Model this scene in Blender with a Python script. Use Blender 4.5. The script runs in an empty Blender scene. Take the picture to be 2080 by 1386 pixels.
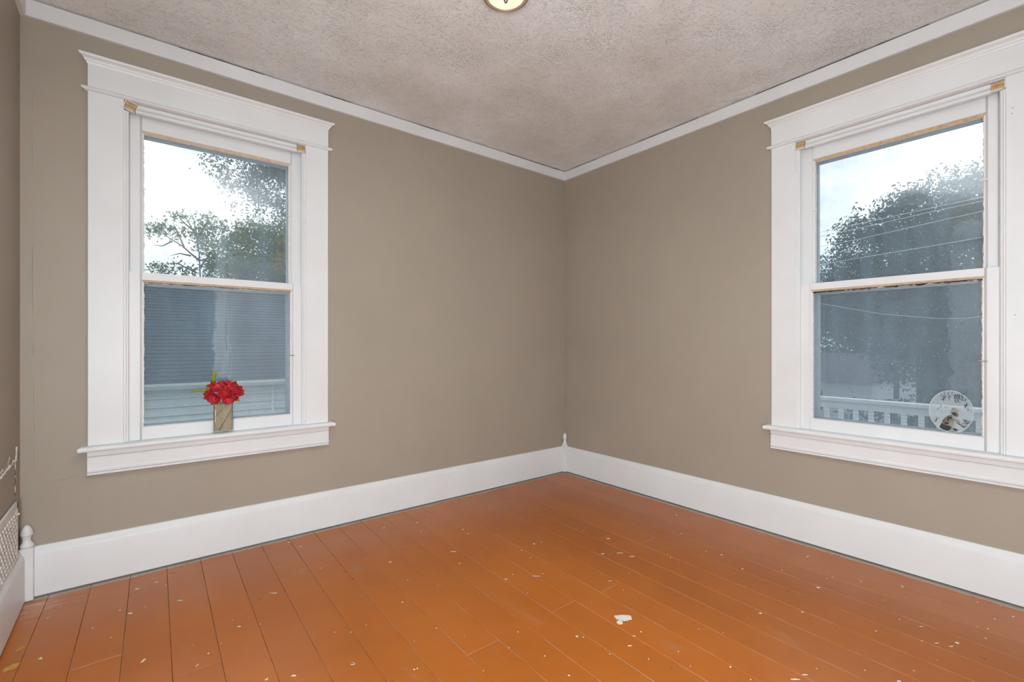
import bpy, bmesh, math, random
import numpy as np
from mathutils import Vector, Matrix

random.seed(7); rng = np.random.default_rng(7)
SC = bpy.context.scene
COL = SC.collection

# ------------------------------------------------------------------ camera
FPX = 950.0
YAW = math.radians(51.4)
FW = (math.cos(YAW), math.sin(YAW)); RT = (math.sin(YAW), -math.cos(YAW))
CAM = Vector((-2.772, -2.769, 1.053))
HOR = 700.0
cd = bpy.data.cameras.new('camera'); cam = bpy.data.objects.new('camera', cd); COL.objects.link(cam)
cd.sensor_width = 36.0; cd.sensor_fit = 'HORIZONTAL'; cd.lens = FPX / 2080 * 36
cd.shift_y = (HOR - 693) / 2080; cd.clip_start = 0.02; cd.clip_end = 500
cam.location = CAM; cam.rotation_euler = (math.pi / 2, 0, YAW - math.pi / 2)
SC.camera = cam

# ------------------------------------------------------------------ colour, world, lights
SC.view_settings.view_transform = 'Standard'; SC.view_settings.look = 'None'
SC.view_settings.gamma = 1.0; SC.view_settings.use_curve_mapping = False
SC.view_settings.exposure = 0.0
SKY = 1.5
FLASH_W = 38.0
SOFT_W = 73.0

world = bpy.data.worlds.new('sky'); SC.world = world; world.use_nodes = True
nt = world.node_tree; nt.nodes.clear()
def WN(t): return nt.nodes.new(t)
o_ = WN('ShaderNodeOutputWorld'); bg = WN('ShaderNodeBackground')
tc = WN('ShaderNodeTexCoord'); mp = WN('ShaderNodeMapping'); ns = WN('ShaderNodeTexNoise'); rp = WN('ShaderNodeValToRGB')
mp.inputs['Scale'].default_value = (2.2, 2.2, 5.0); mp.inputs['Location'].default_value = (0.4, 0.3, 0.1)
ns.inputs['Scale'].default_value = 1.6; ns.inputs['Detail'].default_value = 6; ns.inputs['Roughness'].default_value = 0.55
rp.color_ramp.elements[0].position = 0.30; rp.color_ramp.elements[0].color = (0.60, 0.70, 0.82, 1)
rp.color_ramp.elements[1].position = 0.46; rp.color_ramp.elements[1].color = (0.97, 0.985, 1.0, 1)
nt.links.new(tc.outputs['Generated'], mp.inputs['Vector']); nt.links.new(mp.outputs['Vector'], ns.inputs['Vector'])
nt.links.new(ns.outputs['Fac'], rp.inputs['Fac']); nt.links.new(rp.outputs['Color'], bg.inputs['Color'])
bg.inputs['Strength'].default_value = SKY; nt.links.new(bg.outputs[0], o_.inputs[0])

# the photographer's flash beside the camera, bounced off the ceiling
ld = bpy.data.lights.new('bounce_flash', 'AREA'); ld.shape = 'DISK'; ld.size = 0.35; ld.energy = FLASH_W; ld.spread = math.radians(118); ld.color = (0.84, 0.935, 1.0)
lo = bpy.data.objects.new('bounce_flash', ld); COL.objects.link(lo)
lo.location = (-2.45, -2.36, 1.72); lo.rotation_euler = (math.radians(180), 0, 0)

ld = bpy.data.lights.new('added_fill_light', 'AREA'); ld.shape = 'RECTANGLE'; ld.size = 0.5; ld.size_y = 0.9; ld.energy = SOFT_W; ld.color = (0.84, 0.935, 1.0)  # unseen fill light added behind the camera to brighten lower walls and trim
lo = bpy.data.objects.new('added_fill_light', ld); COL.objects.link(lo)
lo.location = (-2.99, -3.10, 1.00); lo.rotation_euler = (math.radians(88), 0, math.radians(-46))

# ------------------------------------------------------------------ helpers
def ray(px):
    t = (px - 1040) / FPX
    return FW[0] + t * RT[0], FW[1] + t * RT[1]
def at_y(px, py, y):
    d = ray(px); s = (y - CAM.y) / d[1]
    return Vector((CAM.x + s * d[0], y, CAM.z + (HOR - py) / FPX * s))
def at_x(px, py, x):
    d = ray(px); s = (x - CAM.x) / d[0]
    return Vector((x, CAM.y + s * d[1], CAM.z + (HOR - py) / FPX * s))
def at_z(px, py, z):
    d = ray(px); s = (z - CAM.z) * FPX / (HOR - py)
    return Vector((CAM.x + s * d[0], CAM.y + s * d[1], z))

def wloc(o):
    p = Vector((0, 0, 0))
    while o is not None:
        p += o.location; o = o.parent
    return p

def tag(o, label=None, cat=None, group=None, kind=None):
    if label: o['label'] = label
    if cat: o['category'] = cat
    if group: o['group'] = group
    if kind: o['kind'] = kind
    return o

def empty(name, loc=(0, 0, 0), label=None, cat=None, group=None, kind=None, parent=None):
    o = bpy.data.objects.new(name, None); COL.objects.link(o)
    o.empty_display_size = 0.05
    o.location = Vector(loc) - (wloc(parent) if parent else Vector((0, 0, 0)))
    o.parent = parent
    return tag(o, label, cat, group, kind)

IDENT = lambda a, b, c: (a, b, c)
class MB:
    """collects simple shapes (in world coordinates) into one mesh"""
    def __init__(s, M=IDENT): s.v = []; s.f = []; s.mi = []; s.M = M; s.m = 0
    def add(s, vs, fs):
        b = len(s.v); s.v += [s.M(*p) for p in vs]
        s.f += [tuple(i + b for i in f) for f in fs]; s.mi += [s.m] * len(fs); return s
    def box(s, x0, x1, y0, y1, z0, z1):
        vs = [(x, y, z) for z in (z0, z1) for y in (y0, y1) for x in (x0, x1)]
        return s.add(vs, [(0, 2, 3, 1), (4, 5, 7, 6), (0, 1, 5, 4), (2, 6, 7, 3), (0, 4, 6, 2), (1, 3, 7, 5)])
    def cbox(s, x0, x1, y0, y1, z0, z1, c=0.003):
        """box with chamfered edges"""
        bm = bmesh.new(); bmesh.ops.create_cube(bm, size=1)
        for v in bm.verts:
            v.co = Vector((x0 + (v.co.x + .5) * (x1 - x0), y0 + (v.co.y + .5) * (y1 - y0), z0 + (v.co.z + .5) * (z1 - z0)))
        bmesh.ops.bevel(bm, geom=bm.edges[:], offset=c, segments=1, affect='EDGES', profile=0.5)
        bm.verts.index_update()
        s.add([tuple(v.co) for v in bm.verts], [tuple(v.index for v in f.verts) for f in bm.faces]); bm.free(); return s
    def extrude(s, prof, axis, a0, a1):
        """prof: 2-D polygon in the other two axes (cyclic order kept); a0/a1 scalars or per-point lists"""
        n = len(prof)
        A = a0 if isinstance(a0, (list, tuple)) else [a0] * n
        B = a1 if isinstance(a1, (list, tuple)) else [a1] * n
        def P(a, p):
            return {'x': (a, p[0], p[1]), 'y': (p[0], a, p[1]), 'z': (p[0], p[1], a)}[axis]
        vs = [P(A[i], prof[i]) for i in range(n)] + [P(B[i], prof[i]) for i in range(n)]
        fs = [tuple(range(n)), tuple(range(2 * n - 1, n - 1, -1))] + [(i, (i + 1) % n, n + (i + 1) % n, n + i) for i in range(n)]
        return s.add(vs, fs)
    def lathe(s, prof, c, seg=24, sx=1, sy=1):
        vs = []; fs = []
        for r, z in prof:
            for k in range(seg):
                a = 2 * math.pi * k / seg
                vs.append((c[0] + r * sx * math.cos(a), c[1] + r * sy * math.sin(a), c[2] + z))
        n = len(prof)
        for i in range(n - 1):
            for k in range(seg):
                k2 = (k + 1) % seg
                fs.append((i * seg + k, i * seg + k2, (i + 1) * seg + k2, (i + 1) * seg + k))
        fs.append(tuple(range(seg - 1, -1, -1))); fs.append(tuple((n - 1) * seg + k for k in range(seg)))
        return s.add(vs, fs)
    def tube(s, pts, r, seg=6):
        pts = [Vector(p) for p in pts]; n = len(pts)
        R = r if isinstance(r, (list, tuple)) else [r] * n
        vs = []; fs = []
        for i, p in enumerate(pts):
            d = (pts[min(i + 1, n - 1)] - pts[max(i - 1, 0)]).normalized()
            a = d.orthogonal().normalized(); 
            ref = Vector((0, 0, 1)) if abs(d.z) < .9 else Vector((1, 0, 0))
            a = d.cross(ref).normalized(); b = d.cross(a)
            for k in range(seg):
                t = 2 * math.pi * k / seg
                vs.append(tuple(p + (a * math.cos(t) + b * math.sin(t)) * R[i]))
        for i in range(n - 1):
            for k in range(seg):
                k2 = (k + 1) % seg
                fs.append((i * seg + k, i * seg + k2, (i + 1) * seg + k2, (i + 1) * seg + k))
        fs.append(tuple(range(seg - 1, -1, -1))); fs.append(tuple((n - 1) * seg + k for k in range(seg)))
        return s.add(vs, fs)
    def build(s, name, mat, parent=None, smooth=False, bevel=0, fix=True, kind=None, loc=None):
        off = wloc(parent) if parent else Vector((0, 0, 0))
        own = Vector(loc) if loc is not None else off
        me = bpy.data.meshes.new(name)
        me.from_pydata([tuple(Vector(v) - own) for v in s.v], [], s.f)
        mats = mat if isinstance(mat, (list, tuple)) else [mat]
        for m in mats: me.materials.append(m)
        if len(mats) > 1: me.polygons.foreach_set('material_index', s.mi)
        if fix:
            bm = bmesh.new(); bm.from_mesh(me); bmesh.ops.recalc_face_normals(bm, faces=bm.faces[:]); bm.to_mesh(me); bm.free()
        if smooth:
            me.polygons.foreach_set('use_smooth', [True] * len(me.polygons))
            me.set_sharp_from_angle(angle=math.radians(40))
        o = bpy.data.objects.new(name, me); COL.objects.link(o)
        o.parent = parent; o.location = own - off
        if bevel:
            b = o.modifiers.new('bevel', 'BEVEL'); b.width = bevel; b.segments = 2; b.limit_method = 'ANGLE'; b.angle_limit = math.radians(40)
        if kind: o['kind'] = kind
        return o

# ------------------------------------------------------------------ materials
def lin(r, g, b):
    f = lambda c: (c / 255) / 12.92 if c / 255 <= .04045 else ((c / 255 + .055) / 1.055) ** 2.4
    return (f(r), f(g), f(b), 1)

class NT:
    def __init__(s, name):
        s.mat = bpy.data.materials.new(name); s.mat.use_nodes = True
        s.t = s.mat.node_tree; s.t.nodes.clear()
        s.out = s.n('ShaderNodeOutputMaterial')
    def n(s, t, **kw):
        nd = s.t.nodes.new(t)
        for k, v in kw.items():
            if k.startswith('_'): setattr(nd, k[1:], v)
            else: nd.inputs[k.replace('__', ' ')].default_value = v
        return nd
    def l(s, a, b): s.t.links.new(a, b)
    def pos(s, scale=(1, 1, 1), rot=(0, 0, 0)):
        g = s.n('ShaderNodeNewGeometry'); m = s.n('ShaderNodeMapping', Scale=scale, Rotation=rot)
        s.l(g.outputs['Position'], m.inputs['Vector']); return m.outputs['Vector']
    def noise(s, vec, scale, detail=4, rough=.55, dist=0):
        k = s.n('ShaderNodeTexNoise', Scale=scale, Detail=detail, Roughness=rough, Distortion=dist)
        s.l(vec, k.inputs['Vector']); return k.outputs['Fac']
    def ramp(s, fac, stops, interp='LINEAR'):
        r = s.n('ShaderNodeValToRGB'); cr = r.color_ramp; cr.interpolation = interp
        while len(cr.elements) < len(stops): cr.elements.new(0.5)
        for e, (p, c) in zip(cr.elements, stops): e.position = p; e.color = c if len(c) == 4 else (*c, 1)
        s.l(fac, r.inputs['Fac']); return r.outputs['Color']
    def mix(s, fac, a, b, mode='MIX'):
        m = s.n('ShaderNodeMix', _data_type='RGBA', _blend_type=mode)
        for sock, v in ((m.inputs[0], fac), (m.inputs[6], a), (m.inputs[7], b)):
            if hasattr(v, 'links'): s.l(v, sock)
            else: sock.default_value = v
        return m.outputs[2]
    def math(s, op, a, b=0.0):
        m = s.n('ShaderNodeMath', _operation=op)
        for sock, v in ((m.inputs[0], a), (m.inputs[1], b)):
            if hasattr(v, 'links'): s.l(v, sock)
            else: sock.default_value = v
        return m.outputs[0]
    def bump(s, h, strength, dist=.01, normal=None):
        b = s.n('ShaderNodeBump', Strength=strength, Distance=dist); s.l(h, b.inputs['Height'])
        if normal is not None: s.l(normal, b.inputs['Normal'])
        return b.outputs['Normal']
    def principled(s, color, rough=.5, normal=None, spec=.5, metal=0, **kw):
        p = s.n('ShaderNodeBsdfPrincipled')
        for sock, v in ((p.inputs['Base Color'], color), (p.inputs['Roughness'], rough), (p.inputs['Metallic'], metal), (p.inputs['Specular IOR Level'], spec)):
            if hasattr(v, 'links'): s.l(v, sock)
            else: sock.default_value = v
        if normal is not None: s.l(normal, p.inputs['Normal'])
        for k, v in kw.items(): p.inputs[k.replace('__', ' ')].default_value = v
        s.l(p.outputs[0], s.out.inputs['Surface']); return p
BW = ((0, 0, 0, 1), (1, 1, 1, 1))

def plain(name, col, rough=.5, spec=.4, metal=0, var=.06, scale=25, bump=.05, **kw):
    m = NT(name); v = m.pos(); f = m.noise(v, scale, 4)
    c0 = tuple(x * (1 - var) for x in col[:3]) + (1,); c1 = tuple(min(1, x * (1 + var)) for x in col[:3]) + (1,)
    c = m.ramp(f, [(.3, c0), (.7, c1)])
    nrm = m.bump(m.noise(v, scale * 6, 3), bump, .002) if bump else None
    m.principled(c, rough, nrm, spec, metal, **kw); return m.mat

def make_wall():
    m = NT('wall_paint'); v = m.pos()
    f = m.noise(v, 1.3, 5, .6)
    c = m.ramp(f, [(.3, (0.350, 0.297, 0.236, 1)), (.7, (0.380, 0.324, 0.258, 1))])
    smear = m.ramp(m.noise(m.pos((1, 1, 2.5)), 3.1, 6, .7, .8), [(.62, BW[0]), (.74, BW[1])])
    c = m.mix(m.math('MULTIPLY', smear, .10), c, (0.46, 0.40, 0.34, 1))
    h = m.noise(v, 160, 3, .6); h2 = m.noise(v, 3.0, 4, .6)
    n1 = m.bump(h, .10, .003); n2 = m.bump(h2, .12, .03, n1)
    m.principled(c, .52, n2, .35); return m.mat
def make_ceiling():
    m = NT('ceiling_texture_paint'); v = m.pos()
    c = m.ramp(m.noise(v, 2.0, 5, .6), [(.36, (0.73, 0.705, 0.67, 1)), (.64, (0.855, 0.85, 0.845, 1))])
    spots = m.n('ShaderNodeTexVoronoi', Scale=110.0); m.l(v, spots.inputs['Vector'])
    sp = m.ramp(spots.outputs['Distance'], [(.0, BW[1]), (.42, BW[0])])
    patch = m.ramp(m.noise(v, 3.2, 4, .65), [(.42, BW[0]), (.62, BW[1])])
    w = m.n('ShaderNodeTexNoise', Scale=46.0, Detail=5.0, Roughness=.6, Distortion=1.6); m.l(v, w.inputs['Vector'])
    ridg = m.ramp(w.outputs['Fac'], [(.57, BW[0]), (.66, BW[1])])
    hh = m.math('ADD', m.math('MULTIPLY', sp, patch), m.math('MULTIPLY', ridg, .35))
    n1 = m.bump(m.noise(v, 11, 5, .6, .6), .25, .02); n2 = m.bump(hh, 1.0, .0046, n1)
    m.principled(c, .38, n2, .5); return m.mat
def make_trim():
    m = NT('white_trim_paint'); v = m.pos()
    c = m.ramp(m.noise(v, 3.5, 5, .6), [(.3, (0.72, 0.71, 0.70, 1)), (.7, (0.765, 0.758, 0.752, 1))])
    chip = m.ramp(m.noise(v, 38, 5, .75), [(.735, BW[0]), (.76, BW[1])])
    c = m.mix(m.math('MULTIPLY', chip, .5), c, (0.45, 0.42, 0.38, 1))
    n1 = m.bump(m.noise(m.pos((1, 1, 1)), 70, 4, .6), .10, .003); n2 = m.bump(m.noise(v, 9, 3), .08, .02, n1)
    m.principled(c, .42, n2, .45); return m.mat
def make_floor(seam=False):
    m = NT('worn_seam_paint' if seam else 'orange_floor_paint'); v = m.pos()
    oi = m.n('ShaderNodeObjectInfo')
    base = m.ramp(m.noise(v, 2.2, 5, .6), [(.3, (0.385, 0.103, 0.011, 1)), (.7, (0.45, 0.128, 0.016, 1))])
    tone = m.ramp(oi.outputs['Random'], [(0, (0.93, 0.93, 0.93, 1)), (1, (1.05, 1.05, 1.05, 1))])
    c = m.mix(1.0, base, tone, 'MULTIPLY')
    # dusty scuffs running with the boards
    sc = m.ramp(m.noise(m.pos((3.2, .9, 1)), 3.4, 7, .75, .4), [(.60, BW[0]), (.80, BW[1])])
    c = m.mix(m.math('MULTIPLY', sc, .40), c, (0.42, 0.30, 0.22, 1))
    # fine scratches
    s1 = m.noise(m.pos((60, 4, 1), (0, 0, .9)), 2.0, 5, .7); s2 = m.noise(m.pos((4, 55, 1), (0, 0, -.5)), 2.2, 5, .7)
    scr = m.math('ADD', m.ramp(s1, [(.715, BW[0]), (.75, BW[1])]), m.ramp(s2, [(.715, BW[0]), (.75, BW[1])]))
    c = m.mix(m.math('MULTIPLY', scr, .45), c, (0.62, 0.45, 0.32, 1))
    # white specks and dark dents
    vo = m.n('ShaderNodeTexVoronoi', Scale=19.0); m.l(m.pos((1, 1, .2)), vo.inputs['Vector'])
    d = m.math('ADD', vo.outputs['Distance'], m.math('MULTIPLY', m.math('SUBTRACT', m.noise(v, 90, 3), .5), .10))
    sepc = m.n('ShaderNodeSeparateColor'); m.l(vo.outputs['Color'], sepc.inputs[0])
    on = m.math('GREATER_THAN', sepc.outputs[0], .72)
    speck = m.math('MULTIPLY', m.ramp(d, [(.035, BW[1]), (.055, BW[0])]), on)
    c = m.mix(m.math('MULTIPLY', speck, .8), c, (0.70, 0.62, 0.50, 1))
    on2 = m.math('LESS_THAN', sepc.outputs[0], .22)
    dark = m.math('MULTIPLY', m.ramp(d, [(.045, BW[1]), (.10, BW[0])]), on2)
    c = m.mix(m.math('MULTIPLY', dark, .55), c, (0.16, 0.075, 0.035, 1))
    # the bare strip the paint brush left along the baseboards
    g = m.n('ShaderNodeNewGeometry'); sx = m.n('ShaderNodeSeparateXYZ'); m.l(g.outputs['Position'], sx.inputs[0])
    wob = m.math('MULTIPLY', m.math('SUBTRACT', m.noise(v, 14, 4, .7), .5), .030)
    ey = m.math('ADD', sx.outputs['Y'], wob); ex = m.math('ADD', sx.outputs['X'], wob)
    ea = m.math('GREATER_THAN', ey, -0.046); eb = m.math('GREATER_THAN', ex, -0.050)
    e = m.math('MAXIMUM', ea, eb)
    c = m.mix(m.math('MULTIPLY', e, .9), c, (0.44, 0.385, 0.33, 1))
    # plaster dust by the left corner
    vd = m.n('ShaderNodeVectorMath', _operation='DISTANCE'); m.l(g.outputs['Position'], vd.inputs[0]); vd.inputs[1].default_value = (-3.10, -.05, 0)
    du = m.math('MULTIPLY', m.ramp(vd.outputs['Value'], [(.02, BW[1]), (.22, BW[0])]), m.ramp(m.noise(m.pos((1, 2.5, 1), (0, 0, .5)), 9, 6, .75, .6), [(.45, BW[0]), (.72, BW[1])]))
    c = m.mix(m.math('MULTIPLY', du, .75), c, (0.66, 0.60, 0.55, 1))
    if seam:
        sm = m.ramp(m.noise(v, 7, 6, .75), [(.42, BW[0]), (.60, BW[1])])
        c = m.mix(m.math('MULTIPLY', sm, .65), c, (0.36, 0.28, 0.23, 1))
        dk = m.ramp(m.noise(v, 11, 6, .75, .3), [(.56, BW[0]), (.64, BW[1])])
        c = m.mix(m.math('MULTIPLY', dk, .35), c, (0.13, 0.075, 0.045, 1))
    r = m.ramp(m.noise(v, 6, 6, .7), [(.3, (.27, .27, .27, 1)), (.75, (.42, .42, .42, 1))])
    n1 = m.bump(m.noise(m.pos((9, 1.2, 1)), 6, 5, .6), .10, .004); n2 = m.bump(m.noise(v, 60, 4, .6), .06, .002, n1); n3 = m.bump(m.noise(v, 3, 3), .10, .02, n2)
    m.principled(c, .75 if seam else r, n3, .15 if seam else .45); return m.mat
def make_glass(name, haze=.05, hcol=(.80, .88, .95, 1), tint=(.95, .98, .985, 1), wavy=.03, refl=1.0, streak=.06):
    """window glass: clear, mirror-like at grazing angles, with a film of dust"""
    m = NT(name); v = m.pos()
    tr = m.n('ShaderNodeBsdfTransparent', Color=tint)
    gl = m.n('ShaderNodeBsdfGlossy', Roughness=.02, Color=(refl, refl, refl, 1))
    m.l(m.bump(m.noise(m.pos((1, 1, 2)), 2.4, 3), wavy, .05), gl.inputs['Normal'])
    fr = m.n('ShaderNodeFresnel', IOR=1.5)
    # fresnel must not see the back of a face as the inside of a block of glass
    g = m.n('ShaderNodeNewGeometry')
    lw = m.n('ShaderNodeLayerWeight', Blend=.5)
    fac = m.math('ADD', m.math('MULTIPLY', m.math('POWER', lw.outputs['Facing'], 5.0), .95), .042)
    mx = m.n('ShaderNodeMixShader'); m.l(fac, mx.inputs[0]); m.l(tr.outputs[0], mx.inputs[1]); m.l(gl.outputs[0], mx.inputs[2])
    df = m.n('ShaderNodeBsdfDiffuse', Color=hcol)
    tl = m.n('ShaderNodeBsdfTranslucent', Color=hcol)
    dm = m.n('ShaderNodeMixShader'); dm.inputs[0].default_value = .5; m.l(df.outputs[0], dm.inputs[1]); m.l(tl.outputs[0], dm.inputs[2])
    st = m.ramp(m.noise(m.pos((5, 5, .7)), 3, 6, .7), [(.45, BW[0]), (.8, BW[1])])
    vo = m.n('ShaderNodeTexVoronoi', Scale=46.0); m.l(v, vo.inputs['Vector'])
    sepc = m.n('ShaderNodeSeparateColor'); m.l(vo.outputs['Color'], sepc.inputs[0])
    sp = m.math('MULTIPLY', m.ramp(vo.outputs['Distance'], [(.06, BW[1]), (.10, BW[0])]), m.math('GREATER_THAN', sepc.outputs[0], .88))
    hz = m.math('ADD', m.math('ADD', m.math('MULTIPLY', st, streak), haze), m.math('MULTIPLY', sp, .45))
    m2 = m.n('ShaderNodeMixShader'); m.l(hz, m2.inputs[0]); m.l(mx.outputs[0], m2.inputs[1]); m.l(dm.outputs[0], m2.inputs[2])
    m.l(m2.outputs[0], m.out.inputs['Surface']); return m.mat
def make_screen():
    m = NT('insect_screen_mesh'); v = m.pos()
    tr = m.n('ShaderNodeBsdfTransparent', Color=(1, 1, 1, 1)); df = m.n('ShaderNodeBsdfDiffuse', Color=(.34, .41, .48, 1))
    tl = m.n('ShaderNodeBsdfTranslucent', Color=(.34, .41, .48, 1))
    dm = m.n('ShaderNodeMixShader'); dm.inputs[0].default_value = .5; m.l(df.outputs[0], dm.inputs[1]); m.l(tl.outputs[0], dm.inputs[2])
    h = m.noise(m.pos((.6, .6, 60)), 2.0, 3)
    fac = m.ramp(h, [(.3, (.10, .10, .10, 1)), (.7, (.24, .24, .24, 1))])
    mx = m.n('ShaderNodeMixShader'); m.l(fac, mx.inputs[0]); m.l(tr.outputs[0], mx.inputs[1]); m.l(dm.outputs[0], mx.inputs[2])
    m.l(mx.outputs[0], m.out.inputs['Surface']); return m.mat
def make_leaf(name, c0, c1):
    m = NT(name); v = m.pos(); g = m.n('ShaderNodeNewGeometry')
    c = m.ramp(m.noise(v, 1.7, 4, .7), [(.3, c0), (.7, c1)])
    df = m.n('ShaderNodeBsdfDiffuse'); tl = m.n('ShaderNodeBsdfTranslucent'); m.l(c, df.inputs[0]); m.l(c, tl.inputs[0])
    mx = m.n('ShaderNodeMixShader'); mx.inputs[0].default_value = .3; m.l(df.outputs[0], mx.inputs[1]); m.l(tl.outputs[0], mx.inputs[2])
    m.l(mx.outputs[0], m.out.inputs['Surface']); return m.mat
def make_burlap():
    m = NT('burlap'); v = m.pos()
    wv = m.n('ShaderNodeTexWave', _wave_type='BANDS', _bands_direction='DIAGONAL', Scale=130.0, Distortion=3.0, Detail=2.0); m.l(v, wv.inputs['Vector'])
    c = m.ramp(m.noise(v, 260, 4, .7), [(.3, (.36, .26, .18, 1)), (.7, (.60, .46, .34, 1))])
    m.principled(c, .9, m.bump(wv.outputs['Fac'], .5, .002), .1); return m.mat
def make_petal():
    m = NT('red_silk_petal'); v = m.pos()
    c = m.ramp(m.noise(v, 60, 4, .6), [(.3, (.26, .004, .010, 1)), (.72, (.66, .028, .040, 1))])
    m.principled(c, .55, m.bump(m.noise(v, 240, 3), .25, .002), .3, Subsurface__Weight=.08); return m.mat
def make_lamp():
    m = NT('lit_frosted_glass'); v = m.pos()
    c = m.ramp(m.noise(v, 14, 3), [(.3, (1.0, .84, .58, 1)), (.7, (1.0, .90, .70, 1))])
    e = m.n('ShaderNodeEmission', Strength=1.12); m.l(c, e.inputs[0]); m.l(e.outputs[0], m.out.inputs['Surface']); return m.mat

WALL = make_wall(); CEIL = make_ceiling(); TRIM = make_trim(); FLOOR = make_floor(); SEAM = make_floor(True)
GLASS = make_glass('old_window_glass', .038, (.60, .80, .96, 1), (.97, .985, .99, 1), wavy=.05)
STORM = make_glass('storm_glass', .05, (.60, .80, .96, 1), (.97, .985, .99, 1), wavy=.02, streak=.08)
SCREEN = make_screen()
RAW = plain('bare_wood', (.50, .33, .17), .7, .2, var=.25, scale=60, bump=.2)
RAWP = plain('pale_bare_wood', (.58, .41, .25), .7, .2, var=.2, scale=60, bump=.2)
BEAD = plain('aged_cream_putty', (.62, .50, .37), .7, .2, var=.15, scale=50, bump=.3)
CREAM = plain('cream_putty', (.58, .52, .44), .8, .2, var=.3, scale=70, bump=.6)
GRIME = plain('dark_cracked_putty', (.20, .165, .13), .85, .2, var=.5, scale=110, bump=.6)
PUTTY = plain('flaking_putty', (.55, .52, .48), .8, .2, var=.3, scale=90, bump=.6)
ALU = plain('storm_aluminium', (.42, .44, .46), .5, .4, .3, var=.08, scale=30)
METAL = plain('dull_steel', (.40, .37, .33), .35, .5, .9, var=.15, scale=60)
BRONZE = plain('lamp_pan_tan_metal', (.42, .29, .21), .4, .5, .4, var=.05, scale=20)
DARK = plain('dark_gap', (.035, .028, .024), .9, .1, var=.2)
PLASTER = plain('torn_plaster', (.70, .66, .61), .9, .1, var=.12, scale=80, bump=.6)
REGW = plain('register_cream_enamel', (.74, .71, .67), .5, .4, var=.05, scale=60, bump=.3)
BURLAP = make_burlap(); PETAL = make_petal()
VASEG = make_glass('vase_glass', .015, (.8, .9, .86, 1), (.96, .985, .975, 1), .02, streak=.01)
GLEAF = make_leaf('lime_leaf', (.30, .34, .02, 1), (.48, .48, .06, 1))
STEM = plain('floral_stem', (.12, .15, .05), .7, .2)
DOORW = plain('door_white_paint', (.74, .73, .72), .4, .45, var=.03, scale=6)
FLECK = plain('dried_white_paint', (.72, .68, .60), .6, .3, var=.12, scale=80, bump=.3)
YFLECK = plain('ochre_bare_patch', (.52, .30, .07), .7, .2, var=.25, scale=60, bump=.3)
SHING = plain('asphalt_shingle', (.062, .074, .092), .9, .1, var=.30, scale=9, bump=.4)
SIDING = plain('house_siding', (.68, .72, .74), .7, .2, var=.05, scale=4)
GUTTER = plain('white_gutter', (.86, .88, .90), .5, .4, var=.05, scale=6)
RAILW = plain('porch_rail_white', (.84, .87, .90), .5, .3, var=.04, scale=12)
DECK = plain('porch_roof_grey', (.22, .22, .23), .9, .1, var=.15, scale=12)
BARK = plain('bark', (.085, .07, .06), .9, .1, var=.3, scale=14, bump=.6)
LEAFA = make_leaf('leaf_deep_green', (.035, .060, .030, 1), (.075, .115, .050, 1))
LEAFB = make_leaf('leaf_olive_green', (.075, .115, .020, 1), (.17, .20, .035, 1))
LEAFC = make_leaf('leaf_blue_green', (.040, .062, .048, 1), (.085, .115, .080, 1))
LEAFY = make_leaf('leaf_autumn_yellow', (.20, .17, .03, 1), (.34, .24, .05, 1))
LAWN = plain('lawn_grass', (.06, .10, .03), .95, .1, var=.4, scale=1.4, bump=.5)
PAVE = plain('pale_driveway', (.45, .45, .46), .9, .1, var=.1, scale=2)
WIRE = plain('wire_grey', (.62, .64, .66), .5, .3, var=.03)
FARR = plain('far_roof_purple_grey', (.10, .095, .115), .9, .1, var=.2, scale=3)
FARW = plain('far_house_pale', (.50, .54, .60), .8, .1, var=.05, scale=3)
PRINTK = plain('print_dark', (.035, .028, .028), .5, .3, var=.3, scale=200)
PRINTG = plain('print_sepia', (.15, .13, .105), .5, .3, var=.6, scale=160)
PRINTL = plain('print_pale', (.24, .225, .20), .5, .3, var=.3, scale=160)
PRINTS = plain('print_skin', (.17, .10, .07), .5, .3, var=.3, scale=160)
ETCH = plain('etched_grey', (.08, .085, .09), .6, .3, var=.2, scale=200)
DISC = make_glass('suncatcher_glass', .30, (.80, .86, .88, 1), (.95, .97, .97, 1), .0, streak=.10)
RIMG = make_glass('suncatcher_rim_glass', .55, (.84, .89, .91, 1), (.95, .97, .97, 1), .0, streak=.0)
LAMPG = make_lamp()

# ------------------------------------------------------------------ room shell
RX0 = -3.154; RY0 = -3.28; H = 2.485; T = 0.18
HALF = 0.411; ZO0 = 0.560; ZO1 = 2.160          # rough opening of the windows
WU = (-2.435, -2.146)                           # window centres (x on the back wall, y on the right wall)
ZR = lambda z: z * 0.9890 + 0.0015              # the right window sits a touch lower

def struct(o, label=None): 
    o['kind'] = 'structure'
    if label: o['label'] = label
    return o

def wall_with_hole(name, M, u0, u1, h0, h1, z0, z1, label, mat=WALL, top=H + .1, t=T):
    b = MB(M)
    b.box(u0, h0, 0, t, -.02, top); b.box(h1, u1, 0, t, -.02, top)
    if z0 > 0: b.box(h0, h1, 0, t, -.02, z0)
    b.box(h0, h1, 0, t, z1, top)
    return struct(b.build(name, mat), label)
MBk = lambda u, w, z: (u, w, z)
MRt = lambda u, w, z: (w, u, z)
wall_back = wall_with_hole('wall_back', MBk, RX0 - T, 0 + T, WU[0] - HALF, WU[0] + HALF, ZO0, ZO1, 'greige painted wall holding the window with the red flowers')
wall_right = wall_with_hole('wall_right', MRt, RY0 - T, 0, WU[1] - HALF, WU[1] + HALF, ZR(ZO0), ZR(ZO1), 'greige painted wall holding the window with the suncatcher')
MLf = lambda u, w, z: (RX0 - w, u, z)
wall_left = wall_with_hole('wall_left', MLf, RY0 - T, 0, -2.76, -2.02, 0, 2.02, 'narrow sliver of greige wall with torn plaster at the left edge', t=.12)
MFr = lambda u, w, z: (u, RY0 - w, z)
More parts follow.
